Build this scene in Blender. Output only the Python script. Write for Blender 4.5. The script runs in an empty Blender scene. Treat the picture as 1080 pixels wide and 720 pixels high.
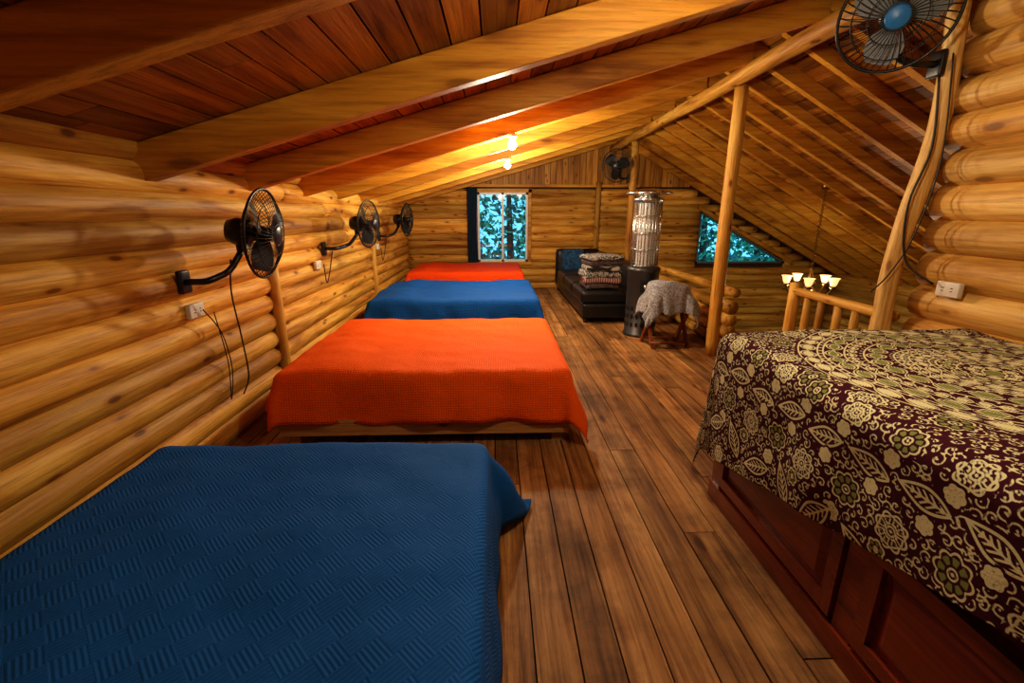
import bpy, bmesh, math, random
import numpy as np
from mathutils import Vector, Matrix, noise
random.seed(7)
S=bpy.context.scene
# ------------------------------------------------------------------ node helpers
def newmat(name):
    m=bpy.data.materials.new(name); m.use_nodes=True
    nt=m.node_tree; b=nt.nodes['Principled BSDF']
    return m,nt,b
def N(nt,t,**k):
    n=nt.nodes.new(t)
    for a,v in k.items(): setattr(n,a,v)
    return n
def ramp(nt,stops):
    r=N(nt,'ShaderNodeValToRGB'); cr=r.color_ramp
    cr.elements[0].position=stops[0][0]; cr.elements[0].color=(*stops[0][1],1)
    cr.elements[1].position=stops[-1][0]; cr.elements[1].color=(*stops[-1][1],1)
    for p,c in stops[1:-1]:
        e=cr.elements.new(p); e.color=(*c,1)
    return r
def plain(name,col,rough=.5,metal=0,spec=None,emit=None,es=0,bump=0,bscale=60,trans=0,coat=0):
    m,nt,b=newmat(name)
    b.inputs['Base Color'].default_value=(*col,1); b.inputs['Roughness'].default_value=rough
    b.inputs['Metallic'].default_value=metal
    if coat: b.inputs['Coat Weight'].default_value=coat
    if trans: b.inputs['Transmission Weight'].default_value=trans
    if emit: b.inputs['Emission Color'].default_value=(*emit,1); b.inputs['Emission Strength'].default_value=es
    tc=N(nt,'ShaderNodeTexCoord'); n=N(nt,'ShaderNodeTexNoise'); n.inputs['Scale'].default_value=bscale; n.inputs['Detail'].default_value=4
    nt.links.new(tc.outputs['Object'],n.inputs['Vector'])
    mr=N(nt,'ShaderNodeMapRange'); mr.inputs['To Min'].default_value=max(0,rough-.08); mr.inputs['To Max'].default_value=min(1,rough+.08)
    nt.links.new(n.outputs['Fac'],mr.inputs['Value']); nt.links.new(mr.outputs['Result'],b.inputs['Roughness'])
    if bump:
        bp=N(nt,'ShaderNodeBump'); bp.inputs['Strength'].default_value=bump; bp.inputs['Distance'].default_value=.01
        nt.links.new(n.outputs['Fac'],bp.inputs['Height']); nt.links.new(bp.outputs['Normal'],b.inputs['Normal'])
    return m
def wood(name,c_dark,c_mid,c_light,axis,fine=10,rough=.52,knot=.8,var=.5,kscale=(4,9),bump=.35,stain=0,coat=0,streak=.55,ga=.8):
    m,nt,b=newmat(name); L=nt.links.new
    tc=N(nt,'ShaderNodeTexCoord'); at=N(nt,'ShaderNodeAttribute',attribute_name='rnd')
    mul=N(nt,'ShaderNodeMath',operation='MULTIPLY'); mul.inputs[1].default_value=37.0
    L(at.outputs['Fac'],mul.inputs[0])
    add=N(nt,'ShaderNodeVectorMath',operation='ADD'); L(tc.outputs['Object'],add.inputs[0]); L(mul.outputs[0],add.inputs[1])
    def mapped(sa,so):
        mp=N(nt,'ShaderNodeVectorMath',operation='MULTIPLY')
        s=[so]*3; s[axis]=sa; mp.inputs[1].default_value=s; L(add.outputs[0],mp.inputs[0]); return mp
    g=N(nt,'ShaderNodeTexNoise'); g.inputs['Scale'].default_value=1; g.inputs['Detail'].default_value=7; g.inputs['Roughness'].default_value=.6; g.inputs['Distortion'].default_value=.6
    L(mapped(ga,fine).outputs[0],g.inputs['Vector'])
    g2=N(nt,'ShaderNodeTexNoise'); g2.inputs['Scale'].default_value=1; g2.inputs['Detail'].default_value=6; g2.inputs['Roughness'].default_value=.65
    L(mapped(2.2,fine*7).outputs[0],g2.inputs['Vector'])
    r=ramp(nt,[(.30,c_dark),(.47,c_mid),(.68,c_light)]); L(g.outputs['Fac'],r.inputs['Fac'])
    r2=ramp(nt,[(.34,(.38,.27,.19)),(.54,(1,1,1))]); L(g2.outputs['Fac'],r2.inputs['Fac'])
    mx=N(nt,'ShaderNodeMix',data_type='RGBA',blend_type='MULTIPLY'); mx.inputs['Factor'].default_value=streak
    L(r.outputs['Color'],mx.inputs['A']); L(r2.outputs['Color'],mx.inputs['B'])
    vo=N(nt,'ShaderNodeTexVoronoi'); vo.inputs['Scale'].default_value=1
    L(mapped(*kscale).outputs[0],vo.inputs['Vector'])
    kr=ramp(nt,[(.0,(.08,.03,.01)),(.10,(.22,.09,.03)),(.15,(.8,.66,.5)),(.26,(1,1,1))]); L(vo.outputs['Distance'],kr.inputs['Fac'])
    mk=N(nt,'ShaderNodeMix',data_type='RGBA',blend_type='MULTIPLY'); mk.inputs['Factor'].default_value=knot
    L(mx.outputs['Result'],mk.inputs['A']); L(kr.outputs['Color'],mk.inputs['B'])
    last=mk.outputs['Result']
    if stain:
        sn=N(nt,'ShaderNodeTexNoise'); sn.inputs['Scale'].default_value=2.2; sn.inputs['Detail'].default_value=8; sn.inputs['Roughness'].default_value=.66
        L(tc.outputs['Object'],sn.inputs['Vector'])
        sr=ramp(nt,[(.34,(.26,.22,.19)),(.46,(.70,.66,.63)),(.54,(1,1,1))]); L(sn.outputs['Fac'],sr.inputs['Fac'])
        ms=N(nt,'ShaderNodeMix',data_type='RGBA',blend_type='MULTIPLY'); ms.inputs['Factor'].default_value=stain
        L(last,ms.inputs['A']); L(sr.outputs['Color'],ms.inputs['B']); last=ms.outputs['Result']
        rr=N(nt,'ShaderNodeMapRange'); rr.inputs['To Min'].default_value=rough+.2; rr.inputs['To Max'].default_value=rough-.1; L(sn.outputs['Fac'],rr.inputs['Value']); L(rr.outputs[0],b.inputs['Roughness'])
    else: b.inputs['Roughness'].default_value=rough
    hs=N(nt,'ShaderNodeHueSaturation'); mr=N(nt,'ShaderNodeMapRange'); mr.inputs['To Min'].default_value=1-var; mr.inputs['To Max'].default_value=1+var*.6
    L(at.outputs['Fac'],mr.inputs['Value']); L(mr.outputs['Result'],hs.inputs['Value']); L(last,hs.inputs['Color'])
    L(hs.outputs['Color'],b.inputs['Base Color'])
    b.inputs['Specular IOR Level'].default_value=.35
    if coat: b.inputs['Coat Weight'].default_value=coat; b.inputs['Coat Roughness'].default_value=.25
    bp=N(nt,'ShaderNodeBump'); bp.inputs['Strength'].default_value=bump; bp.inputs['Distance'].default_value=.010
    L(g2.outputs['Fac'],bp.inputs['Height']); L(bp.outputs['Normal'],b.inputs['Normal'])
    return m
# ------------------------------------------------------------------ mesh builder
class MB:
    def __init__(s): s.v=[];s.f=[];s.m=[];s.r=[];s.sm=[]
    def add(s,vs,fs,mat=0,rnd=None,M=None,smooth=True):
        o=len(s.v); rnd=random.random() if rnd is None else rnd
        for p in vs:
            p=Vector(p)
            if M is not None: p=M@p
            s.v.append(tuple(p)); s.r.append(rnd)
        for f in fs: s.f.append([o+i for i in f]); s.m.append(mat); s.sm.append(smooth)
    def box(s,c,size,mat=0,rnd=None,M=None,R=None):
        hx,hy,hz=[q/2 for q in size]; vs=[]
        for z in(-hz,hz):
            for y in(-hy,hy):
                for x in(-hx,hx):
                    p=Vector((x,y,z))
                    if R is not None: p=R@p
                    vs.append(p+Vector(c))
        s.add(vs,[(0,2,3,1),(4,5,7,6),(0,1,5,4),(2,6,7,3),(0,4,6,2),(1,3,7,5)],mat,rnd,M,False)
    def hexa(s,pts,mat=0,rnd=None):
        s.add(pts,[(0,3,2,1),(4,5,6,7),(0,1,5,4),(1,2,6,5),(2,3,7,6),(3,0,4,7)],mat,rnd,None,False)
    def prism(s,x0,x1,zl0,zl1,zu0,zu1,y0,y1,mat=0,rnd=None):
        s.hexa([(x0,y0,zl0),(x1,y0,zl1),(x1,y1,zl1),(x0,y1,zl0),(x0,y0,zu0),(x1,y0,zu1),(x1,y1,zu1),(x0,y1,zu0)],mat,rnd)
    def tube(s,pts,rad,seg=10,mat=0,rnd=None,M=None,cap=True,closed=False,flat=1.0):
        pts=[Vector(p) for p in pts]; n=len(pts)
        if not hasattr(rad,'__len__'): rad=[rad]*n
        vs=[];prev=None
        for i,p in enumerate(pts):
            if closed: t=(pts[(i+1)%n]-pts[i-1])
            else: t=pts[min(i+1,n-1)]-pts[max(i-1,0)]
            t.normalize()
            if prev is None:
                a=Vector((0,0,1)) if abs(t.z)<.9 else Vector((1,0,0))
                u=t.cross(a).normalized()
            else:
                u=prev-t*prev.dot(t)
                u.normalize()
            prev=u; w=t.cross(u)
            for k in range(seg):
                an=2*math.pi*k/seg
                vs.append(p+(u*math.cos(an)+w*math.sin(an)*flat)*rad[i])
        fs=[]
        for i in range(n if closed else n-1):
            j=(i+1)%n
            for k in range(seg):
                fs.append((i*seg+k,i*seg+(k+1)%seg,j*seg+(k+1)%seg,j*seg+k))
        if cap and not closed:
            fs.append(tuple(range(seg))[::-1]); fs.append(tuple((n-1)*seg+k for k in range(seg)))
        s.add(vs,fs,mat,rnd,M)
    def lathe(s,prof,c=(0,0,0),seg=32,mat=0,M=None,rnd=None):
        vs=[];n=len(prof)
        for r,z in prof:
            for k in range(seg):
                a=2*math.pi*k/seg; vs.append((c[0]+max(r,1e-4)*math.cos(a),c[1]+max(r,1e-4)*math.sin(a),c[2]+z))
        fs=[(i*seg+k,i*seg+(k+1)%seg,(i+1)*seg+(k+1)%seg,(i+1)*seg+k) for i in range(n-1) for k in range(seg)]
        s.add(vs,fs,mat,rnd,M)
    def ring(s,c,R,r,mat=0,M=None,n=40,seg=6):
        s.tube([(c[0]+R*math.cos(2*math.pi*i/n),c[1]+R*math.sin(2*math.pi*i/n),c[2]) for i in range(n)],r,seg,mat,None,M,closed=True)
    def rbox(s,c,size,r=.04,mat=0,M=None,n=8,puff=0,jit=0,R=None,rnd=None):
        h=[q/2 for q in size]; vs=[];fs=[]
        def P(x,y,z):
            p=Vector((x*h[0],y*h[1],z*h[2])); q=Vector([max(-h[i]+r,min(h[i]-r,p[i])) for i in range(3)])
            d=p-q
            if d.length>1e-9: p=q+d.normalized()*r
            if puff: p.z+=puff*(1-x*x)*(1-y*y)*(1 if z>0 else 0)*(abs(z))
            if jit: p+=noise.noise_vector(p*7+Vector(c)*3)*jit
            if R is not None: p=R@p
            return p+Vector(c)
        def g(i,ax):
            rr=min(.95,r/h[ax])
            k=[-1,-1+rr*.12,-1+rr*.4,-1+rr]; mid=[(-1+rr)+(2-2*rr)*j/(n) for j in range(1,n)]
            return (k+mid+[1-rr,1-rr*.4,1-rr*.12,1])[i]
        m=n+7
        for ax in range(3):
            a1,a2=(ax+1)%3,(ax+2)%3
            for sgn in(-1,1):
                o=len(vs)
                for i in range(m):
                    for j in range(m):
                        q=[0,0,0]; q[ax]=sgn; q[a1]=g(i,a1); q[a2]=g(j,a2); vs.append(P(*q))
                for i in range(m-1):
                    for j in range(m-1):
                        f=(o+i*m+j,o+(i+1)*m+j,o+(i+1)*m+j+1,o+i*m+j+1)
                        fs.append(f if sgn>0 else f[::-1])
        s.add(vs,fs,mat,rnd,M)
    def build(s,name,mats,parent=None,merge=True,recalc=True):
        me=bpy.data.meshes.new(name); me.from_pydata(s.v,[],s.f)
        for m in mats: me.materials.append(m)
        me.polygons.foreach_set('material_index',s.m); me.polygons.foreach_set('use_smooth',s.sm)
        a=me.attributes.new('rnd','FLOAT','POINT'); a.data.foreach_set('value',s.r)
        if recalc:
            bm=bmesh.new(); bm.from_mesh(me)
            if merge: bmesh.ops.remove_doubles(bm,verts=bm.verts,dist=1e-5)
            bmesh.ops.recalc_face_normals(bm,faces=bm.faces); bm.to_mesh(me); bm.free()
        ob=bpy.data.objects.new(name,me); S.collection.objects.link(ob)
        if parent: ob.parent=parent
        return ob
def empty(name):
    e=bpy.data.objects.new(name,None); S.collection.objects.link(e); return e
# ------------------------------------------------------------------ materials
LD,LM,LL=(.27,.095,.012),(.62,.31,.045),(.86,.54,.12)
log_y=wood('log_wood_lengthwise',LD,LM,LL,1,fine=8,var=.34,kscale=(3.4,9))
log_x=wood('log_wood_crosswise',LD,LM,LL,0,fine=8,var=.34,kscale=(3.4,9))
log_z=wood('log_wood_upright',LD,LM,LL,2,fine=8,var=.3)
log_r=wood('pale_log_wood',(.42,.19,.035),(.70,.40,.09),(.86,.58,.19),1,fine=7,var=.2,kscale=(2.5,7),knot=.7)
board_z=wood('gable_boards',(.24,.09,.012),(.52,.23,.035),(.68,.36,.07),2,fine=9,var=.3)
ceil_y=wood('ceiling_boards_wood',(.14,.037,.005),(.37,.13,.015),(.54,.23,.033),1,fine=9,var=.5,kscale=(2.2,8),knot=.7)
beam_x=wood('rafter_wood',(.36,.125,.010),(.64,.29,.028),(.80,.43,.06),0,fine=6,var=.12,kscale=(1.5,5),streak=.5,knot=.6,ga=.6)
floor_m=wood('floor_plank_wood',(.15,.062,.018),(.40,.195,.060),(.60,.34,.125),1,fine=9,var=.36,kscale=(2.2,8),rough=.52,stain=.75,bump=.45,streak=.75,ga=.6)
frame_m=wood('bed_frame_pine',(.25,.11,.03),(.5,.26,.08),(.6,.35,.12),0,fine=10)
darkw=wood('mahogany',(.075,.011,.004),(.22,.035,.010),(.30,.06,.017),1,fine=10,rough=.28,knot=.0,var=.1,coat=.4,bump=.1,streak=.4)
stoolw=wood('stool_wood',(.12,.025,.007),(.28,.075,.02),(.36,.12,.04),2,fine=10,rough=.4,knot=0)
back_m=plain('chinking_dark',(.06,.022,.005),.8)
white=plain('white_frame_paint',(.75,.78,.8),.4)
black=plain('black_plastic',(.012,.012,.013),.35)
wire=plain('black_wire',(.015,.015,.015),.35,metal=.2)
cable=plain('cable_rubber',(.015,.013,.012),.5)
metal=plain('brushed_steel',(.62,.62,.60),.28,metal=1)
dmetal=plain('dark_steel',(.085,.085,.09),.4,metal=.7)
brass=plain('antique_brass',(.35,.2,.07),.35,metal=1)
leather=plain('black_leather',(.010,.010,.011),.36,bump=.25,bscale=120,coat=.15)
plate=plain('outlet_plastic',(.72,.68,.58),.4)
curtainm=plain('navy_curtain',(.010,.035,.075),.9,bump=.2)
bulbm=plain('lit_bulb',(1,.9,.75),.4,emit=(1,.88,.68),es=200)
globem=plain('lit_glass_shade',(.9,.7,.45),.4,emit=(1,.62,.25),es=1.1)
clear_blade=plain('pale_blade',(.22,.25,.27),.25)
bluelogo=plain('blue_badge',(.02,.16,.42),.4)
mattm=plain('mattress_fabric',(.32,.32,.31),.9,bump=.2)
gl=bpy.data.materials.new('window_glass'); gl.use_nodes=True; nt=gl.node_tree; nt.nodes.clear()
o=N(nt,'ShaderNodeOutputMaterial'); mxs=N(nt,'ShaderNodeMixShader'); tr=N(nt,'ShaderNodeBsdfTransparent'); gs=N(nt,'ShaderNodeBsdfGlossy'); gs.inputs['Roughness'].default_value=.03
mxs.inputs[0].default_value=.06; nt.links.new(tr.outputs[0],mxs.inputs[1]); nt.links.new(gs.outputs[0],mxs.inputs[2]); nt.links.new(mxs.outputs[0],o.inputs[0])
def quilt(name,col,col2,kind):
    m,nt,b=newmat(name); L=nt.links.new
    tc=N(nt,'ShaderNodeTexCoord')
    uv=tc.outputs['UV']
    if kind=='parquet':
        def wave(rot,sc):
            mp=N(nt,'ShaderNodeMapping'); mp.inputs['Rotation'].default_value=(0,0,rot); L(uv,mp.inputs['Vector'])
            w=N(nt,'ShaderNodeTexWave'); w.inputs['Scale'].default_value=sc; w.inputs['Distortion'].default_value=.8; L(mp.outputs[0],w.inputs['Vector']); return w
        w1=wave(math.radians(45),27); w2=wave(math.radians(-45),27)
        mpc=N(nt,'ShaderNodeMapping'); mpc.inputs['Scale'].default_value=(15,15,1);mpc.inputs['Rotation'].default_value=(0,0,math.radians(45)); L(uv,mpc.inputs['Vector'])
        ch=N(nt,'ShaderNodeTexChecker'); ch.inputs['Scale'].default_value=1; L(mpc.outputs[0],ch.inputs['Vector'])
        mx=N(nt,'ShaderNodeMix',data_type='FLOAT'); L(ch.outputs['Fac'],mx.inputs['Factor']); L(w1.outputs['Fac'],mx.inputs[2]); L(w2.outputs['Fac'],mx.inputs[3])
        h=mx.outputs[0]; st=.24
    else:
        w1=N(nt,'ShaderNodeTexWave'); w1.inputs['Scale'].default_value=20; w1.inputs['Distortion'].default_value=2.5; w1.inputs['Detail Scale'].default_value=2
        w2=N(nt,'ShaderNodeTexWave',bands_direction='Y'); w2.inputs['Scale'].default_value=20; w2.inputs['Distortion'].default_value=2.5
        L(uv,w1.inputs['Vector']);L(uv,w2.inputs['Vector'])
        mt=N(nt,'ShaderNodeMath',operation='MULTIPLY'); L(w1.outputs['Fac'],mt.inputs[0]);L(w2.outputs['Fac'],mt.inputs[1]); h=mt.outputs[0]; st=.5
    nz=N(nt,'ShaderNodeTexNoise'); nz.inputs['Scale'].default_value=5; nz.inputs['Detail'].default_value=5; L(tc.outputs['Object'],nz.inputs['Vector'])
    ad=N(nt,'ShaderNodeMath',operation='MULTIPLY_ADD'); ad.inputs[1].default_value=8.0; L(nz.outputs['Fac'],ad.inputs[0]); L(h,ad.inputs[2])
    bp=N(nt,'ShaderNodeBump'); bp.inputs['Strength'].default_value=st; bp.inputs['Distance'].default_value=.008
    L(ad.outputs[0],bp.inputs['Height']); L(bp.outputs[0],b.inputs['Normal'])
    cr=ramp(nt,[(.0,col2),(.5,col),(1,col)]); L(h,cr.inputs['Fac']); L(cr.outputs[0],b.inputs['Base Color'])
    b.inputs['Roughness'].default_value=.8; b.inputs['Specular IOR Level'].default_value=.25
    return m
orange=quilt('orange_quilt',(1.0,.15,.0015),(.85,.115,.001),'grid')
redq=quilt('red_orange_quilt',(.95,.09,.002),(.75,.06,.002),'grid')
blueq=quilt('blue_quilt',(.003,.098,.37),(.0025,.086,.32),'parquet')
blueq2=quilt('blue_quilt_plain',(.003,.105,.42),(.002,.08,.33),'grid')

# ------------------------------------------------------------------ geometry constants
XL=-1.75; XR=2.46; YF=9.3; YB=-1.5; RX=2.25
def zb(x): return 1.61+.279*(x-XL)
def zdL(x): return zb(x)+.18
ZR=zdL(RX)
def zdR(x): return ZR-.54*(x-RX)
# ------------------------------------------------------------------ floor
fb=MB(); x=-1.95
while x<2.62:
    w=.145+random.uniform(-.012,.02); w=min(w,2.64-x+.001); y=YB-random.uniform(0,2)
    if w<.03: break
    while y<YF+.1:
        l=random.uniform(2.0,3.8); y1=min(y+l,YF+.12)
        if y1>YB: fb.box((x+w/2,(max(y,YB-.1)+y1)/2,-.02+random.uniform(-.0015,.0015)),(w-.006,y1-max(y,YB-.1)-.006,.04))
        y=y1
        if y>YF+.1: break
    x+=w
fb.box((.345,3.9,-.07),(4.59,10.9,.055),1)
fb.build('floor',[floor_m,plain('gap_dark',(.015,.008,.004),.9)])
b=MB(); b.box((2.6,3.9,-2.45),(9.3,11.4,.1)); b.build('floor_lower',[floor_m])
# ------------------------------------------------------------------ logs
def log(mb,p0,p1,r,mat=0,step=.13,seg=18,wob=.007):
    p0=Vector(p0);p1=Vector(p1);L=(p1-p0).length
    if L<.02: return
    n=max(2,int(L/step)+1); sd=random.uniform(0,100); pts=[];rad=[]
    for i in range(n):
        q=p0.lerp(p1,i/(n-1)); k=noise.noise(Vector((sd,q.x*1.1+q.y*1.1+q.z*1.1,0)))
        k2=noise.noise(Vector((sd+9,(q.x+q.y+q.z)*4,3)))
        pts.append(q+noise.noise_vector(Vector((sd,(q.x+q.y+q.z)*.8,5)))*wob); rad.append(r*(1+.05*k+.035*k2))
    mb.tube(pts,rad,seg,mat)
w=MB()
zc=.06;P=.143
while zc<1.86:
    sp=[YB,3.62+random.uniform(-.01,.01),YF+.1] if zc<1.1 else [YB,random.uniform(4,7),YF+.1]
    for i in range(len(sp)-1):
        log(w,(XL-.079,sp[i]+.003,zc),(XL-.079,sp[i+1]-.003,zc),.082)
    zc+=P
w.box((XL-.12,3.9,.9),(.06,11.0,2.02),1)
log(w,(XL-.0,3.62,.0),(XL-.0,3.62,1.06),.045,2)
log(w,(XL-.0,6.6,.0),(XL-.0,6.6,1.2),.045,2)
w.build('wall_left',[log_y,back_m,log_z])
# far wall
w=MB(); W1=(-.37,.62,.53,1.86)
TX0,TX1,TZ0,TZ1=4.08,5.9,.50,1.50
P=.14; zc=-2.35
def roofx(z): return RX+(ZR-.04-z)/.54
while zc<1.97:
    lo,hi=zc-P/2,zc+P/2
    xs=[(-1.8,min(7.0,roofx(hi+.02)))]
    def cut(xs,a,b):
        o=[]
        for p,q in xs:
            if b<=p or a>=q: o.append((p,q)); continue
            if a>p:o.append((p,a))
            if b<q:o.append((b,q))
        return o
    if hi>W1[2]+.03 and lo<W1[3]-.03: xs=cut(xs,W1[0]-.01,W1[1]+.01)
    if hi>TZ0+.02 and lo<TZ1-.02: xs=cut(xs,TX0-.02,min(TX1,TX0+(TZ1-max(lo,TZ0))/.55)+.05)
    if zc>-.1: xs=[s for t in xs for s in ([(t[0],2.0),(2.0,t[1])] if t[0]<1.99<t[1] else [t])]
    for p,q in xs:
        if zc>1.62: p=max(p,XL+(hi-1.76)/.279)
        log(w,(p,YF+.068,zc),(q,YF+.068,zc),.082)
    zc+=P
y0,y1=YF+.075,YF+.14
def zu(x): return (zdL(x) if x<RX else zdR(x))+.02
for a,bx,l0,l1,u0,u1 in [(-1.95,W1[0],-2.4,-2.4,None,None),(W1[0],W1[1],-2.4,-2.4,W1[2],W1[2]),(W1[0],W1[1],W1[3],W1[3],None,None),(W1[1],RX,-2.4,-2.4,None,None),(RX,TX0,-2.4,-2.4,None,None),
    (TX0,TX1,-2.4,-2.4,TZ0,TZ0),(TX0,TX1,TZ1,TZ0+.01,None,None),(TX1,7.1,-2.4,-2.4,None,None)]:
    w.prism(a,bx,l0,l1,zu(a) if u0 is None else u0,zu(bx) if u1 is None else u1,y0,y1,1)
x=-.9
while x<RX+1.6:
    bw=.115; xm=x+bw/2; zt=min(zu(x),zu(x+bw))-.01
    if zt>2.03: w.box((xm,YF+.055,(1.97+zt)/2),(bw-.008,.03,zt-1.97),2)
    x+=bw
w.box((1.0,YF+.02,1.985),(3.6,.05,.05),3,rnd=.6)
log(w,(2.0,YF+.0,0),(2.0,YF+.0,2.05),.055,4)
w.build('wall_far',[log_x,back_m,board_z,beam_x,log_z])
# right wall near
w=MB(); P=.185; zc=.03
while zc<2.74:
    log(w,(XR+.10,YB,zc),(XR+.10,2.62+random.uniform(-.03,.03),zc),.106,wob=.014)
    zc+=P
w.box((XR+.14,.55,1.36),(.06,4.1,2.75),1)
w.build('wall_right',[log_r,back_m])
w=MB(); zc=.07
while zc<.60:
    log(w,(XR+.07,4.74,zc),(XR+.07,YF,zc),.074); zc+=.135
log(w,(XR+.07,4.70,.645),(XR+.07,YF,.645),.05)
w.build('wall_half_loft',[log_y])
w=MB(); zc=-2.35
while zc<.28: log(w,(7.05,YB,zc),(7.05,YF,zc),.1,step=.4); zc+=.17
w.box((7.13,3.9,-1.1),(.06,11,2.7),1); w.build('wall_outer_right',[log_y,back_m])
w=MB()
for a,bx in((-1.95,RX),(RX,7.15)): w.prism(a,bx,-2.4,-2.4,zu(a),zu(bx),YB-.14,YB-.08,1)
zc=.07
while zc<2.6: log(w,(max(-1.8,XL+(zc-1.68)/.279 if zc>1.7 else -9),YB-.03,zc),(2.45,YB-.03,zc),.09,step=.4); zc+=.155
w.build('wall_back',[log_x,back_m])
# ------------------------------------------------------------------ ceiling
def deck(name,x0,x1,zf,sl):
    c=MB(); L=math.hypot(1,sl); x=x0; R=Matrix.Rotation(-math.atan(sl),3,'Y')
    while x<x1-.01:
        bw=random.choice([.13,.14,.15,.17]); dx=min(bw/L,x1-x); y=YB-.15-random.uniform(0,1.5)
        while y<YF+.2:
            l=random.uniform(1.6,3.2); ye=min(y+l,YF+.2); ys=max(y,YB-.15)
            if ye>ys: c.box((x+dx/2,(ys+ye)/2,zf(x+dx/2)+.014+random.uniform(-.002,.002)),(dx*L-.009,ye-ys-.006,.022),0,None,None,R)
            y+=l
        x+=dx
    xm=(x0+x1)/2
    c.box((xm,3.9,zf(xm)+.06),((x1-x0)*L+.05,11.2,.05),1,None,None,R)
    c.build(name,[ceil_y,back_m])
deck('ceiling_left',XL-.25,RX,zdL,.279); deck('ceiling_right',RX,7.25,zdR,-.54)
YS=[-.7,.35,1.38,2.5,3.5,4.45,5.35,6.25,7.15,8.05,9.05]
rf=MB()
for y in YS:
    a,bb=XL-.15,RX-.0
    t=.045
    rf.hexa([(a,y-t,zb(a)),(bb,y-t,zb(bb)),(bb,y+t,zb(bb)),(a,y+t,zb(a)),(a,y-t,zdL(a)),(bb,y-t,zdL(bb)),(bb,y+t,zdL(bb)),(a,y+t,zdL(a))])
ro=rf.build('trim_rafters_left',[beam_x]); bv=ro.modifiers.new('bev','BEVEL'); bv.width=.008; bv.segments=2
rf=MB()
for y in YS:
    for yy,t,dp in((y,.035,.13),(y+.48,.03,.11)):
        if yy>9.2: continue
        a,bb=RX,7.1
        rf.hexa([(a,yy-t,zdR(a)-dp),(bb,yy-t,zdR(bb)-dp),(bb,yy+t,zdR(bb)-dp),(a,yy+t,zdR(a)-dp),(a,yy-t,zdR(a)),(bb,yy-t,zdR(bb)),(bb,yy+t,zdR(bb)),(a,yy+t,zdR(a))])
rf.build('trim_rafters_right',[beam_x])
r=MB(); log(r,(RX,YB,2.66),(RX,YF,2.66),.068,wob=.02); r.build('ridge_pole',[log_y])
for (px,py) in((2.29,4.6),(2.29,7.9)):
    p=MB(); log(p,(px,py,0),(RX+.01,py,2.585),.062,wob=.02); p.build('support_post',[log_z])
p=MB(); pts=[(2.43,2.68,0),(2.42,2.68,.5),(2.37,2.68,.95),(2.37,2.67,1.3),(2.43,2.66,1.7),(2.45,2.66,2.0),(2.42,2.66,2.35),(2.38,2.66,2.72)]
cp=[]
for i in range(len(pts)-1):
    for k in range(4): cp.append(Vector(pts[i]).lerp(Vector(pts[i+1]),k/4))
cp.append(Vector(pts[-1]))
for _ in range(2): cp=[cp[0]]+[(cp[i-1]+cp[i]*2+cp[i+1])/4 for i in range(1,len(cp)-1)]+[cp[-1]]
p.tube(cp,[.050+.008*noise.noise(q*3) for q in cp],14,0)
p.build('crooked_pole',[wood('peeled_pole',(.40,.22,.05),(.68,.44,.14),(.80,.56,.22),2,fine=9,knot=.6)])
p=MB()
for i in range(5): log(p,(2.5,2.86+i*.17,0),(2.5,2.86+i*.17,.80),.028,0)
log(p,(2.5,2.72,.83),(2.5,3.72,.83),.034,1); log(p,(2.5,3.72,0),(2.5,3.72,.90),.045,0)
p.build('log_railing',[log_z,log_y])
# ------------------------------------------------------------------ windows
w=MB(); a,bx,c,d=W1; t=.04
for (cx,cz,sx,sz) in [((a+bx)/2,c+t/2,bx-a,t),((a+bx)/2,d-t/2,bx-a,t),(a+t/2,(c+d)/2,t,d-c),(bx-t/2,(c+d)/2,t,d-c),((a+bx)/2,(c+d)/2,t,d-c)]:
    w.box((cx,YF+.05,cz),(sx,.08,sz),0)
for s_,e in((-1,a-.035),(1,bx+.035)): w.box((e,YF-.02,(c+d)/2),(.06,.05,d-c+.12),2)
w.box(((a+bx)/2,YF-.02,d+.035),(bx-a+.13,.05,.07),2); w.box(((a+bx)/2,YF-.02,c-.03),(bx-a+.16,.07,.06),2)
w.box(((a+bx)/2,YF+.06,(c+d)/2),(bx-a-.02,.006,d-c-.02),1)
w.build('window_1',[white,gl,beam_x])
w=MB(); t=.045
poly=[(TX0,TZ0),(TX1,TZ0),(TX0,TZ1)]
def bar(p,q,t,y,th,mat):
    P0=Vector((p[0],y,p[1]));P1=Vector((q[0],y,q[1])); d=P1-P0; ang=math.atan2(d.z,d.x)
    w.box((P0+P1)/2,(d.length+t,th,t),mat,None,None,Matrix.Rotation(-ang,3,'Y'))
for i in range(3):
    p,q=poly[i],poly[(i+1)%3]; bar(p,q,.035,YF+.03,.09,0)
bar((TX0-.05,TZ1+.07),(TX1+.1,TZ0+.03),.07,YF-.04,.05,2)
w.add([(TX0,YF+.07,TZ0),(TX1,YF+.07,TZ0),(TX0,YF+.07,TZ1)],[(0,1,2)],1)
w.build('window_2',[plain('dark_window_frame',(.12,.14,.15),.4),gl,beam_x])
c=MB(); nx,nz=40,30; vs=[];fs=[]
for j in range(nz+1):
    z=1.93-1.5*j/nz
    for i in range(nx+1):
        u=i/nx; x=-.56+.2*u*(1-.12*math.sin(math.pi*j/nz)); vs.append((x,YF-.11+.028*math.sin(u*26+.4*math.sin(j*.2)),z))
fs=[(j*(nx+1)+i,j*(nx+1)+i+1,(j+1)*(nx+1)+i+1,(j+1)*(nx+1)+i) for j in range(nz) for i in range(nx)]
c.add(vs,fs,0); c.tube([(-.62,YF-.11,1.94),(.75,YF-.11,1.94)],.010,8,1)
c.tube([(-.6,YF-.11,1.94),(-.6,YF-.01,1.94)],.008,6,1);c.tube([(.72,YF-.11,1.94),(.72,YF-.01,1.94)],.008,6,1)
c.build('curtain',[curtainm,dmetal],recalc=False)
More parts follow.
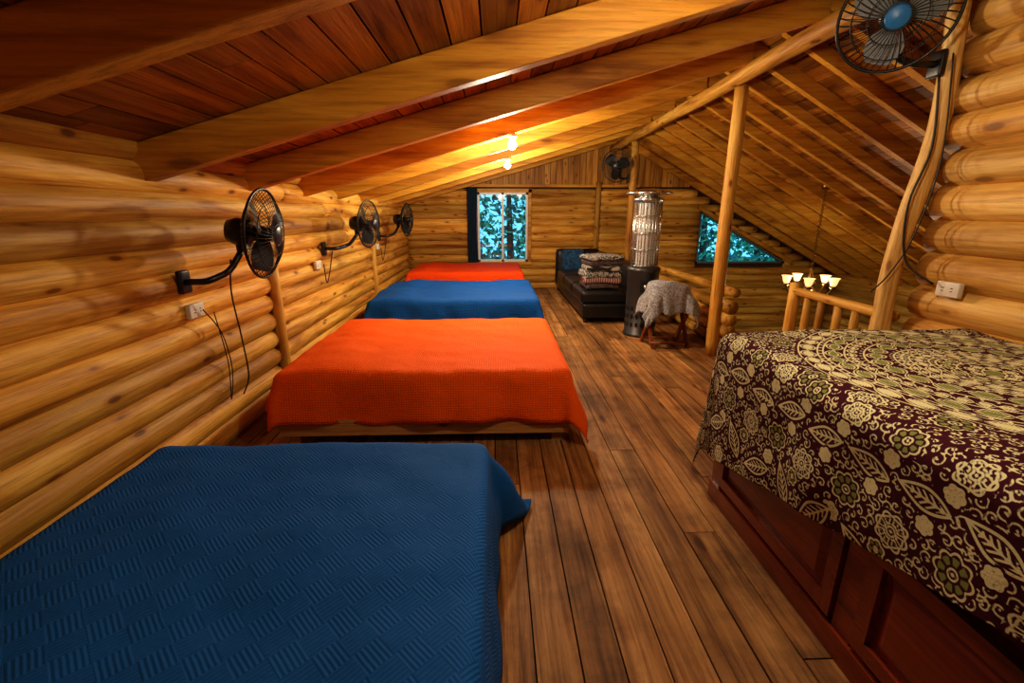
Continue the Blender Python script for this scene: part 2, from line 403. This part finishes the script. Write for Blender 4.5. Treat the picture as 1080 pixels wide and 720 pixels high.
# ------------------------------------------------------------------ draped coverlet
def coverlet(name,x0,x1,y0,y1,zt,dl,dr,df,db,mat,parent,step=.03,R=.06,flare=.10,cflare=.35,rip=.03,lump=.006,seed=0,patf=None,zmin=.03,k=11,pillow=0):
    fl=dl if callable(dl) else (lambda v:dl)
    mdl=max(fl(y0),fl(y1)); nu=lambda L:max(2,int(L/step))
    us=[('l',1-i/nu(mdl)) for i in range(nu(mdl))]+[('m',i/nu(x1-x0)) for i in range(nu(x1-x0)+1)]+[('r',(i+1)/nu(dr)) for i in range(nu(dr))]
    vs_=[y0-df*(1-i/nu(df)) for i in range(nu(df))]+[y0+(y1-y0)*i/nu(y1-y0) for i in range(nu(y1-y0)+1)]+[y1+db*(i+1)/nu(db) for i in range(nu(db))]
    V=[];UV=[]
    for v in vs_:
        for kd,t in us:
            u=x0-t*fl(min(max(v,y0),y1)) if kd=='l' else (x0+t*(x1-x0) if kd=='m' else x1+t*dr)
            nx_=min(max(u,x0+R),x1-R); ny_=min(max(v,y0+R),y1-R); dx,dy=u-nx_,v-ny_; s=math.hypot(dx,dy)
            nn=noise.noise(Vector((u*2.2+seed,v*2.2,seed)))+.5*noise.noise(Vector((u*6+seed,v*6,seed)))
            pb=0
            if pillow:
                fx=math.exp(-((u-x0-.32)/.2)**2); fy=1-abs(2*(v-y0)/(y1-y0)-1)**6 if y0<v<y1 else 0
                pb=pillow*fx*max(0,fy)*(1-.5*math.exp(-((v-(y0+y1)/2)/.08)**2))
            if s<1e-6: px,py,pz=u,v,zt+nn*lump*2+pb
            else:
                ex,ey=dx/s,dy/s; cn=2*abs(ex*ey)
                if s<R*math.pi/2: th=s/R; out=R*math.sin(th); dz=R*(1-math.cos(th))
                else:
                    e=s-R*math.pi/2; ar=(v if abs(ex)>abs(ey) else u)
                    w_=math.sin(ar*k+seed+1.5*math.sin(ar*3+seed))+.5*math.sin(ar*k*2.3+seed*2)
                    out=R+e*(flare+cflare*cn**1.5)+rip*w_*min(1,e/.25)*(1-.3*cn)+.02*nn*min(1,e/.1)
                    out=max(out,R*.7); dz=R+e*(1-.12*cn)
                px,py,pz=nx_+ex*out,ny_+ey*out,zt-dz+nn*lump*2+pb
            V.append((px,py,max(pz,zmin))); UV.append((u,v))
    nu_=len(us);nv=len(vs_)
    F=[(j*nu_+i,j*nu_+i+1,(j+1)*nu_+i+1,(j+1)*nu_+i) for j in range(nv-1) for i in range(nu_-1)]
    me=bpy.data.meshes.new(name); me.from_pydata(V,[],F); me.materials.append(mat)
    me.polygons.foreach_set('use_smooth',[True]*len(F))
    ul=me.uv_layers.new(name='UVMap'); li=np.empty(len(me.loops),dtype=np.int32); me.loops.foreach_get('vertex_index',li)
    ul.data.foreach_set('uv',np.array(UV,dtype=np.float32)[li].ravel())
    if patf:
        for nm,vals in patf(np.array(UV)).items():
            a=me.attributes.new(nm,'FLOAT','POINT'); a.data.foreach_set('value',vals.astype(np.float32))
    ob=bpy.data.objects.new(name,me); S.collection.objects.link(ob); ob.parent=parent
    so=ob.modifiers.new('thick','SOLIDIFY'); so.thickness=.008; so.offset=-1
    return ob
def bed(x0,x1,y0,y1,zt,mat,dl,dr,df,db,seed,**kw):
    e=empty('bed')
    m=MB(); m.rbox(((x0+x1)/2,(y0+y1)/2,(zt+.18)/2),(x1-x0-.14,y1-y0-.14,zt-.24),.05,0); m.build('mattress',[mattm],e)
    f=MB(); xa,xb,ya,yb=x0+.0,x1-.0,y0+.0,y1-.0
    for y in(ya,yb): f.box(((xa+xb)/2,y,.13),(xb-xa,.04,.11),0)
    for x in(xa,xb): f.box((x,(ya+yb)/2,.13),(.04,yb-ya-.04,.11),0)
    for i in range(9): f.box(((xa+xb)/2,ya+.12+i*(yb-ya-.24)/8,.175),(xb-xa-.05,.08,.02),0)
    for x in(xa+.07,xb-.07):
        for y in(ya+.05,yb-.05): f.box((x,y,.09),(.07,.06,.18),0)
    f.build('frame',[frame_m],e)
    coverlet('coverlet',x0-.02,x1+.02,y0-.02,y1+.02,zt,dl,dr,df,db,mat,e,seed=seed,**kw)
bed(-1.45,-.06,.28,1.82,.50,blueq,.2,.42,.3,.42,1,rip=.012,k=7,cflare=.45,lump=.008)
bed(-1.40,.46,2.72,4.24,.50,orange,.15,.34,.31,.3,5,rip=.018,k=8,pillow=.04,lump=.010,cflare=.28)
bed(-1.45,.47,5.05,6.65,.53,blueq2,.2,.44,.42,.3,9,rip=.022,pillow=.04,lump=.010)
bed(-1.45,.42,7.4,8.95,.55,redq,.22,.34,.34,.3,14,rip=.02,pillow=.03)
# ------------------------------------------------------------------ storage bed with patterned coverlet
def pattern(UV):
    u=UV[:,0]; v=UV[:,1]; cr=np.full(len(u),-1.0); gr=np.full(len(u),-1.0)
    rs=np.random.RandomState(3)
    def mx(arr,val): np.maximum(arr,val,out=arr)
    def leaf(cx,cy,an,L,W):
        a=(u-cx)*math.cos(an)+(v-cy)*math.sin(an); b=-(u-cx)*math.sin(an)+(v-cy)*math.cos(an)
        q=np.clip(np.abs(a)/L,0,1); h=W*(1-q**1.7)*(1-.25*a/L); d=np.abs(b)-h; ins=np.abs(a)<L
        d=np.where(ins,d,.05)
        m=d<.012; cr[m]=-1; gr[m]=-1
        mx(cr,np.where(m,.0042-np.abs(d+.003),-1))
        mx(cr,np.where(d<0,.0028-np.abs(b),-1))
        vein=np.sin((a-np.abs(b)*1.1)*2*math.pi/.021)*.004-.001
        mx(cr,np.where(d<-.012,vein,-1))
    def flower(cx,cy,Rr,n,g):
        n=n if n%2==0 else n+1
        r=np.hypot(u-cx,v-cy); th=np.arctan2(v-cy,u-cx)+rs.rand()*6
        c1=np.abs(np.cos(n*th/2)); RR=Rr*(.80+.20*c1); m=r<RR+.008; cr[m]=-1; gr[m]=-1
        mx(cr,np.where(m,.0034-np.abs(r-RR+.002),-1))
        pet=np.minimum(r*.42*(c1-.45), Rr*.19-np.abs(r-Rr*.57))
        if g:
            mx(gr,np.where(m,pet-.001,-1))
        else:
            mx(cr,np.where(m,.0026-np.abs(pet-.001),-1)); mx(cr,np.where(m,pet-.0075,-1))
        mx(cr,np.where(m,.0026-np.abs(r-Rr*.24),-1)); mx(cr,np.where(m,Rr*.09-r,-1))
    for (pitch,ph) in ((.050,0.),(.050,.025)):
        iu=np.floor((u+ph)/pitch); iv=np.floor((v+ph)/pitch)
        h1=np.mod(np.sin(iu*127.1+iv*311.7+ph*90)*43758.5,1); h2=np.mod(np.sin(iu*269.5+iv*183.3+ph*70)*43758.5,1)
        du=(u+ph)-(iu+.35+.3*h1)*pitch; dv=(v+ph)-(iv+.35+.3*h2)*pitch; rr=np.hypot(du,dv); th=np.arctan2(dv,du)+h1*6.28
        spiral=.0024-np.abs(rr-(.006+.0020*np.mod(th,6.283)))
        mx(cr,np.where(rr<.02,spiral,-1)); mx(cr,.0032-rr)
    C=(1.80,1.50); r=np.hypot(u-C[0],v-C[1]); th=np.arctan2(v-C[1],u-C[0])
    m=r<.62; cr[m]=-1
    def band(r0,r1,n,g=False,ph=0):
        R0=(r0+r1)/2; wv=(r1-r0)/2; c1=np.abs(np.cos(n*(th+ph)/2))
        pet=wv*c1**.7-np.abs(r-R0)-.002
        mm=np.abs(r-R0)<wv+.006
        mx(gr if g else cr,np.where(mm,pet-.009,-1))
        mx(cr,np.where(mm,.0032-np.abs(pet-.001),-1))
        if g: mx(cr,np.where(mm,.0025-np.abs(pet-.013),-1))
    def dots(r0,n,s):
        a=np.mod(th*n/(2*math.pi),1)-.5; mx(cr,s-np.hypot(r-r0,a*2*math.pi*r0/n))
    def ringl(r0,s=.0032): mx(cr,s-np.abs(r-r0))
    mx(gr,.025-r); ringl(.032)
    band(.038,.082,8); dots(.092,18,.0045); ringl(.101); band(.105,.155,14,True); ringl(.161); dots(.171,34,.005); ringl(.181)
    band(.186,.235,22,False,.1); ringl(.24); band(.245,.28,40); ringl(.286); dots(.297,60,.005); band(.307,.375,24,True,.1); ringl(.381)
    dots(.392,70,.005); band(.402,.44,54); ringl(.446); band(.452,.515,34,True); ringl(.52); dots(.53,90,.0055); ringl(.54); band(.545,.605,40); ringl(.61)
    for i in range(20):
        a=i*2*math.pi/20; flower(C[0]+.672*math.cos(a),C[1]+.672*math.sin(a),.054,8,i%2==0)
    y=.06;i=0
    while y<2.95:
        leaf(.66+rs.uniform(-.02,.02),y,rs.uniform(.3,1.2)+(math.pi/2 if i%2 else 0),.085,.036)
        flower(.83+rs.uniform(-.02,.02),y+.08,.056,8,i%2==0)
        flower(.73+rs.uniform(-.01,.01),y+.115,.032,6,i%2==1)
        leaf(.96+rs.uniform(-.02,.02),y+.02,rs.uniform(1.2,2.4),.080,.033)
        flower(.54,y+.1,.045,6,i%2==1); flower(.90,y+.0,.026,6,False)
        flower(1.09,y+.11,.048,8,i%2==1); flower(1.02,y+.13,.028,6,False)
        y+=.18;i+=1
    x=1.22;i=0
    while x<2.4:
        flower(x,2.26,.052,8,i%2==0); leaf(x+.1,2.14,rs.uniform(0,3),.07,.030); leaf(x,2.44,rs.uniform(0,3),.075,.033)
        flower(x+.09,2.38,.036,6,i%2==1); x+=.17;i+=1
    return {'pat_cream':cr,'pat_green':gr}
pm,nt,b=newmat('patterned_coverlet'); L=nt.links.new
def edge(an):
    a=N(nt,'ShaderNodeAttribute',attribute_name=an); mr=N(nt,'ShaderNodeMapRange'); mr.inputs['From Min'].default_value=-.0007; mr.inputs['From Max'].default_value=.0007; L(a.outputs['Fac'],mr.inputs['Value']); return mr
m1=N(nt,'ShaderNodeMix',data_type='RGBA'); m1.inputs['A'].default_value=(.050,.0032,.013,1); m1.inputs['B'].default_value=(.21,.25,.075,1); L(edge('pat_green').outputs[0],m1.inputs['Factor'])
m2=N(nt,'ShaderNodeMix',data_type='RGBA'); m2.inputs['B'].default_value=(.68,.66,.40,1); L(m1.outputs['Result'],m2.inputs['A']); L(edge('pat_cream').outputs[0],m2.inputs['Factor'])
L(m2.outputs['Result'],b.inputs['Base Color']); b.inputs['Roughness'].default_value=.9; b.inputs['Specular IOR Level'].default_value=.2
tc=N(nt,'ShaderNodeTexCoord'); nz=N(nt,'ShaderNodeTexNoise'); nz.inputs['Scale'].default_value=150; L(tc.outputs['Object'],nz.inputs['Vector']); bp=N(nt,'ShaderNodeBump'); bp.inputs['Strength'].default_value=.3; bp.inputs['Distance'].default_value=.004; L(nz.outputs['Fac'],bp.inputs['Height']); L(bp.outputs[0],b.inputs['Normal'])
e=empty('storage_bed')
f=MB(); BX0,BX1,BY0,BY1=1.14,2.34,.28,2.10
f.box(((BX0+BX1)/2+.02,(BY0+BY1)/2,.04),(BX1-BX0-.04,BY1-BY0-.02,.08),0)
f.box(((BX0+BX1)/2+.02,(BY0+BY1)/2,.34),(BX1-BX0-.04,BY1-BY0-.04,.52),0)
f.box((BX0+.02,(BY0+BY1)/2,.045),(.07,BY1-BY0+.02,.09),0); f.box((BX0+.03,(BY0+BY1)/2,.585),(.07,BY1-BY0+.02,.06),0)
for y in(BY0+.03,1.17,BY1-.03): f.box((BX0+.03,y,.33),(.065,.08,.48),0)
def drawer(ya,yb,za,zb_):
    X=BX0+.005; yc=(ya+yb)/2; zc=(za+zb_)/2
    f.box((X+.02,yc,zc),(.04,yb-ya,zb_-za),0)
    t=.05
    for zz in(za+t/2,zb_-t/2): f.box((X-.008,yc,zz),(.022,yb-ya,t),0)
    for yy in(ya+t/2,yb-t/2): f.box((X-.008,yy,zc),(.022,t,zb_-za-2*t),0)
    a=t+.015; i=.035
    P0=[(X,ya+a,za+a),(X,yb-a,za+a),(X,yb-a,zb_-a),(X,ya+a,zb_-a)]; P1=[(X-.014,ya+a+i,za+a+i),(X-.014,yb-a-i,za+a+i),(X-.014,yb-a-i,zb_-a-i),(X-.014,ya+a+i,zb_-a-i)]
    f.add(P0+P1,[(0,1,5,4),(1,2,6,5),(2,3,7,6),(3,0,4,7),(4,5,6,7)],0,smooth=False)
for ya,yb in((1.22,2.04),(.36,1.12)): drawer(ya,yb,.115,.50)
f.build('drawer_base',[darkw],e,recalc=True)
m=MB(); m.rbox(((BX0+BX1)/2,(BY0+BY1)/2,.75),(BX1-BX0-.06,BY1-BY0-.06,.24),.06,0); m.build('mattress',[mattm],e)
coverlet('coverlet',1.085,2.37,.26,2.17,.90,lambda v:.12+.50*min(1,max(0,(v-.2)/1.9))**.9,.06,.3,.50,pm,e,step=.0050,R=.07,flare=.01,cflare=.06,rip=.007,lump=.008,seed=21,patf=pattern,zmin=.05,k=9)
# ------------------------------------------------------------------ fans
def fan(c,d,anchor,R=.25,blade=black,badge=black,wall_dir=(-1,0,0),name='mounted_fan',wr=.0021):
    m=MB(); c=Vector(c); d=Vector(d).normalized(); M=Matrix.Translation(c)@d.to_track_quat('Z','Y').to_matrix().to_4x4()
    zf=lambda r:.075*(1-(r/R)**2.5)+.004
    for sg in(1,-1):
        for k in range(44):
            a=2*math.pi*k/44; r0=.05 if sg>0 else .06
            m.tube([(rr*math.cos(a+.25*(1-rr/R)),rr*math.sin(a+.25*(1-rr/R)),sg*zf(rr)) for rr in [r0+(R-r0)*j/6 for j in range(7)]],wr,4,1,None,M,cap=False)
        for rr in(.06,.12,.19): m.ring((0,0,sg*zf(rr)),rr,.0026,1,M,36,5)
    m.ring((0,0,0),R,.008,1,M,48,8)
    m.lathe([(0,.088),(.045,.085),(.055,.078),(.055,.07),(0,.07)],mat=4,M=M,seg=24)
    m.lathe([(0,.05),(.04,.045),(.045,-.05),(0,-.05)],mat=0,M=M,seg=24)
    for k in range(3):
        a0=k*2*math.pi/3+.3; V=[];n1,n2=8,8
        for i in range(n1+1):
            r=.04+(R*.86-.04)*i/n1; hw=.28+.42*math.sin(math.pi*min(1,(i/n1)*.9+.1)**.8)
            for j in range(n2+1):
                t=j/n2*2-1; a=a0+hw*t; V.append((r*math.cos(a),r*math.sin(a),.028*t))
        m.add(V,[(i*(n2+1)+j,(i+1)*(n2+1)+j,(i+1)*(n2+1)+j+1,i*(n2+1)+j+1) for i in range(n1) for j in range(n2)],2,None,M)
    m.lathe([(0,-.07),(.06,-.075),(.075,-.09),(.078,-.15),(.065,-.19),(.03,-.205),(0,-.205)],mat=0,M=M,seg=28)
    back=c-d*.14; A=Vector(anchor); wd=Vector(wall_dir)
    low=back+Vector((0,0,-.11))
    m.tube([back,back+Vector((0,0,-.06)),low],.026,10,0)
    e1=A-wd*.14
    pts=[low,low.lerp(e1,.4)+Vector((0,0,-.05)),e1,A-wd*.01]
    q=[]
    for i in range(3):
        for k in range(4): q.append(pts[i].lerp(pts[i+1],k/4))
    q.append(pts[-1]); q=[q[0]]+[(q[i-1]+2*q[i]+q[i+1])/4 for i in range(1,len(q)-1)]+[q[-1]]
    m.tube(q,.018,10,0)
    T=Matrix.Translation(A)@wd.to_track_quat('Z','Y').to_matrix().to_4x4()
    m.rbox((0,0,-.015),(.09,.13,.03),.012,0,T,n=3)
    return m.build(name,[black,wire,blade,black,badge])
f1=fan((-1.35,2.76,1.34),(1,.06,-.1),(XL+.005,2.57,1.09))
f2=fan((-1.36,5.05,1.35),(1,-.20,-.05),(XL+.005,4.7,1.12),R=.24)
f3=fan((-1.36,7.2,1.37),(1,-.1,-.05),(XL+.005,6.95,1.14),R=.24)
fan((1.93,7.72,2.2),(-.75,-.9,-.2),(2.19,7.9,2.02),wall_dir=(1,0,0),R=.25)
f5=fan((2.04,2.60,2.42),(-.55,-.75,-.35),(2.37,2.66,2.22),wall_dir=(1,0,0),R=.25,blade=clear_blade,badge=bluelogo,wr=.0022)
def outlet(p,nx):
    o=MB(); o.rbox(p,(.03,.13,.08),.006,0,n=2)
    for dy in(-.025,.025):
        for dz in(-.008,.008): o.box((p[0]+nx*.0155,p[1]+dy,p[2]+dz),(.003,.012,.004),1)
    o.build('wall_outlet',[plate,black])
outlet((XL+.018,2.62,.92),1); outlet((XL+.018,4.5,.98),1); outlet((XL+.018,6.8,1.0),1); outlet((XR-.022,2.36,1.06),-1)
def smooth(pts,n=6):
    q=[]
    P=[Vector(p) for p in pts]; P=[P[0]]+P+[P[-1]]
    for i in range(1,len(P)-2):
        for k in range(n):
            t=k/n; a,b_,c,d=P[i-1],P[i],P[i+1],P[i+2]
            q.append(.5*((2*b_)+(c-a)*t+(2*a-5*b_+4*c-d)*t*t+(3*b_-a-3*c+d)*t**3))
    q.append(P[-2]); return q
cb=MB()
cb.tube(smooth([(-1.53,2.70,1.2),(-1.58,2.74,1.0),(-1.62,2.84,.7),(-1.66,2.92,.42),(-1.69,2.88,.3)]),.0045,6)
cb.tube(smooth([(XL+.05,2.64,.92),(XL+.06,2.76,.75),(XL+.05,2.82,.5),(XL+.06,2.74,.32),(XL+.05,2.79,.55),(XL+.06,2.72,.89)]),.0035,6)
cb.build('power_cord',[cable],f1)
for y,fo in((4.65,f2),(6.95,f3)):
    cb=MB(); cb.tube(smooth([(XL+.12,y,1.1),(XL+.09,y-.05,.9),(XL+.07,y-.1,.8),(XL+.05,y-.08,.98)]),.005,6); cb.build('power_cord',[cable],fo)
cb=MB(); cb.tube(smooth([(2.33,2.60,2.15),(2.36,2.58,1.8),(2.30,2.58,1.5),(2.33,2.55,1.2),(2.40,2.42,1.08)]),.006,6)
cb.tube(smooth([(2.36,2.58,2.25),(2.40,2.55,1.75),(2.36,2.56,1.35),(2.30,2.6,1.12),(2.26,2.66,1.0)]),.004,6)
cb.build('power_cord',[cable],f5)
# ------------------------------------------------------------------ bulbs
def bulb(x,y,name='ceiling_bulb'):
    m=MB(); z=zb(x); m.lathe([(0,0),(.045,0),(.045,-.02),(.026,-.03),(.026,-.045),(0,-.045)],(x,y,z),20,0)
    m.lathe([(.016,-.042),(.026,-.055),(.038,-.08),(.038,-.10),(.02,-.12),(0,-.125)],(x,y,z),20,1); m.build(name,[plate,bulbm])
    return (x,y,z-.185)
def plight(name,loc,w,col,r=.05):
    l=bpy.data.lights.new(name,'POINT'); l.energy=w; l.color=col; l.shadow_soft_size=r
    o=bpy.data.objects.new(name,l); o.location=loc; S.collection.objects.link(o)
WARM=(1,.85,.62)
plight('bulb_light',bulb(.15,4.45),90,WARM); plight('bulb_light',bulb(.15,6.25),88,WARM); plight('bulb_light',bulb(.85,1.38),34,WARM)
# ------------------------------------------------------------------ sofa
e=empty('leather_sofa'); m=MB()
m.rbox((1.585,7.5,.17),(.83,2.86,.2),.03,0)
for i in range(3): m.rbox((1.52,6.53+i*.86,.355),(.74,.85,.18),.05,0,puff=.03)
for i in range(3): m.rbox((1.93,6.53+i*.86,.58),(.2,.85,.42),.08,0,R=Matrix.Rotation(.12,3,'Y'))
m.rbox((1.58,8.98,.45),(.86,.2,.72),.08,0)
for x in(1.22,1.95):
    for y in(6.15,8.95): m.tube([(x,y,0),(x,y,.09)],.025,8,1)
m.build('sofa_body',[leather,dmetal],e)
m=MB(); m.rbox((1.45,8.75,.62),(.42,.14,.4),.06,0,jit=.02,R=Matrix.Rotation(-.25,3,'X'),puff=0)
def fabric(name,c1,c2,sc,kind='wave',axis=0,extra=None):
    mm,nt,b=newmat(name); L=nt.links.new; tc=N(nt,'ShaderNodeTexCoord')
    if kind=='wave':
        w=N(nt,'ShaderNodeTexWave'); w.bands_direction='XYZ'[axis]; w.inputs['Scale'].default_value=sc; w.inputs['Distortion'].default_value=2; L(tc.outputs['Object'],w.inputs['Vector']); o=w.outputs['Fac']
    else:
        w=N(nt,'ShaderNodeTexNoise'); w.inputs['Scale'].default_value=sc; w.inputs['Distortion'].default_value=2.5; w.inputs['Detail'].default_value=1; L(tc.outputs['Object'],w.inputs['Vector']); o=w.outputs['Fac']
    r=ramp(nt,[(.46,c1),(.54,c2)] if not extra else [(.3,c1),(.5,extra),(.62,c2)]); L(o,r.inputs['Fac']); L(r.outputs[0],b.inputs['Base Color']); b.inputs['Roughness'].default_value=.9
    return mm
m.build('throw_pillow',[fabric('blue_print',(.01,.04,.12),(.03,.12,.24),14,'noise')],e)
bl=[fabric('blanket_stripe',(.02,.02,.02),(.42,.38,.32),9,'wave',1),fabric('blanket_check',(.18,.02,.02),(.40,.32,.27),10,'wave',0),fabric('blanket_dark',(.03,.02,.02),(.12,.08,.07),22,'noise'),fabric('blanket_zebra',(.02,.02,.02),(.45,.42,.38),20,'noise')]
m=MB(); z=.46
for i,(h,mi) in enumerate([(.08,2),(.07,1),(.09,3),(.07,0),(.08,2),(.06,3)]):
    m.rbox((1.45+random.uniform(-.02,.02),6.38+random.uniform(-.02,.02),z+h/2),(.50+random.uniform(-.05,.03),.46,h),.03,mi,jit=.02,n=6,R=Matrix.Rotation(random.uniform(-.12,.12),3,'Z'),puff=.01); z+=h
m.build('folded_blankets',bl)
# ------------------------------------------------------------------ patio heater
m=MB(); hx,hy=1.78,5.5
m.lathe([(0,0),(.2,0),(.2,.03),(.185,.04),(.185,.78),(.195,.79),(.195,.83),(.16,.85),(0,.85)],(hx,hy,0),40,0)
for k in range(18):
    a=2*math.pi*k/18
    for zz in(.15,.25,.35): m.box((hx+.186*math.cos(a),hy+.186*math.sin(a),zz),(.005,.03,.05),2,R=Matrix.Rotation(a,3,'Z'))
m.box((hx-.02,hy-.187,.62),(.14,.012,.12),2)
m.lathe([(.022,0),(.03,0),(.03,.03),(0,.03)],(0,0,0),16,1,M=Matrix.Translation((hx-.02,hy-.19,.62))@Matrix.Rotation(math.pi/2,4,'X'))
m.lathe([(.115,.85),(.115,1.58)],(hx,hy,0),32,3)
for k in range(26):
    a=2*math.pi*k/26; m.tube([(hx+.155*math.cos(a),hy+.155*math.sin(a),.84),(hx+.155*math.cos(a),hy+.155*math.sin(a),1.6)],.005,5,1)
for zz in(.86,1.05,1.24,1.43,1.59): m.ring((hx,hy,zz),.156,.006,1)
m.lathe([(0,1.59),(.17,1.59),(.175,1.63),(.12,1.645),(.12,1.67),(.25,1.67),(.265,1.68),(.255,1.70),(.1,1.735),(0,1.74)],(hx,hy,0),40,1)
m.build('patio_heater',[dmetal,metal,black,plain('heater_tube',(.55,.55,.53),.45,metal=.2)])
# ------------------------------------------------------------------ folding stool + throw
e=empty('folding_stool'); m=MB()
for x in(1.70,2.10):
    m.box((x,5.0,.21),(.03,.045,.56),0,R=Matrix.Rotation(.62,3,'X')); m.box((x+.035,5.0,.21),(.03,.045,.56),0,R=Matrix.Rotation(-.62,3,'X'))
for y in(4.86,5.14): m.box((1.92,y,.425),(.5,.05,.03),0)
for y in(4.88,5.12): m.tube([(1.7,y-.02,.06),(2.14,y-.02,.06)],.012,8,0)
m.rbox((1.92,5.0,.45),(.46,.34,.03),.012,0)
m.build('stool_frame',[stoolw],e)
zeb=fabric('grey_throw',(.20,.20,.215),(.42,.43,.46),34,'noise')
coverlet('throw_blanket',1.70,2.14,4.82,5.2,.75,.34,.28,.30,.25,zeb,e,step=.02,R=.12,flare=.12,cflare=.25,rip=.035,lump=.035,seed=33,k=16)
m=MB(); m.rbox((1.92,5.0,.565),(.40,.32,.2),.06,0,jit=.02); m.build('folded_throw',[zeb],e)
# ------------------------------------------------------------------ chandelier
m=MB(); cx,cy,cz=4.22,6.0,.52
m.lathe([(0,-.16),(.03,-.15),(.05,-.10),(.025,-.05),(.055,0),(.07,.04),(.03,.09),(.02,.2),(.035,.23),(0,.25)],(cx,cy,cz),20,0)
for k in range(5):
    a=2*math.pi*k/5+.3; ca,sa=math.cos(a),math.sin(a)
    m.tube(smooth([(cx+r*ca,cy+r*sa,cz+z) for r,z in((.03,0),(.12,-.11),(.23,-.09),(.28,.0))]),.013,8,0)
    p=(cx+.28*ca,cy+.28*sa,cz)
    m.lathe([(0,-.02),(.04,0),(.045,.02),(.0,.03)],p,16,0)
    m.lathe([(.02,.02),(.036,.04),(.045,.07),(.055,.11),(.07,.13)],p,20,1)
zt=zdR(cx)-.0; z=cz+.25;k=0
while z<zt:
    m.ring((0,0,0),.016,.004,0,Matrix.Translation((cx,cy,z))@Matrix.Rotation(math.pi/2,4,'X' if k%2 else 'Y'),12,5); z+=.026;k+=1
m.lathe([(0,-.0),(.05,-.0),(.05,-.08),(.0,-.1)],(cx,cy,zt),20,0)
m.build('chandelier',[brass,globem])
plight('chandelier_light',(cx,cy,cz-.24),40,WARM,.06)
# ------------------------------------------------------------------ outdoors
leafm=fabric('foliage',(.05,.27,.17),(.20,.66,.42),3,'noise'); leaft=fabric('foliage_dark',(.02,.14,.15),(.08,.38,.36),3,'noise'); bark=plain('bark',(.10,.07,.05),.9)
for (tx,ty,h) in((-1.6,12.5,5.5),(.3,13.2,6.2),(1.6,14.2,6.0),(3.4,13,5.5),(5.6,12.6,5.2),(7.6,13.4,6),(9.6,14.0,6)):
    t=MB(); t.tube([(tx,ty,-2.5),(tx+.1,ty,0),(tx,ty,h-2.5)],[.16,.11,.03],10,1)
    for i in range(2200):
        a=random.uniform(0,6.28);r=1.7*random.random()**.6;z=random.uniform(-1.6,h-2.2); r*=1-.45*abs(z-.6)/4
        c=Vector((tx+r*math.cos(a),ty+r*math.sin(a),z)); s_=random.uniform(.06,.15); R=Matrix.Rotation(random.uniform(0,6.28),3,Vector((random.uniform(-1,1),random.uniform(-1,1),random.uniform(-1,1))).normalized())
        t.add([c+R@Vector(q)*s_ for q in((-1,0,0),(0,-.5,0),(1,0,0),(0,.5,0))],[(0,1,2,3)],0 if random.random()<.65 else 2)
    t.build('tree',[leafm,bark,leaft],recalc=False)
g=MB(); g.box((2.5,14,-2.56),(60,60,.1)); g.build('ground',[plain('forest_ground',(.05,.09,.04),.95,bump=.4)])
wd=bpy.data.worlds.new('World'); S.world=wd; wd.use_nodes=True; bg=wd.node_tree.nodes['Background']; bg.inputs['Color'].default_value=(.13,.52,.80,1); bg.inputs['Strength'].default_value=2.0
# ------------------------------------------------------------------ camera
cam=bpy.data.cameras.new('camera'); cam.lens=16; cam.sensor_width=36; cam.clip_start=.02
co=bpy.data.objects.new('camera',cam); co.location=(0,0,1.45); co.rotation_euler=(math.radians(90-15.6),0,-.033); S.collection.objects.link(co); S.camera=co
S.view_settings.view_transform='Standard'
try: S.view_settings.look='Medium High Contrast'
except Exception as ex: print(ex)
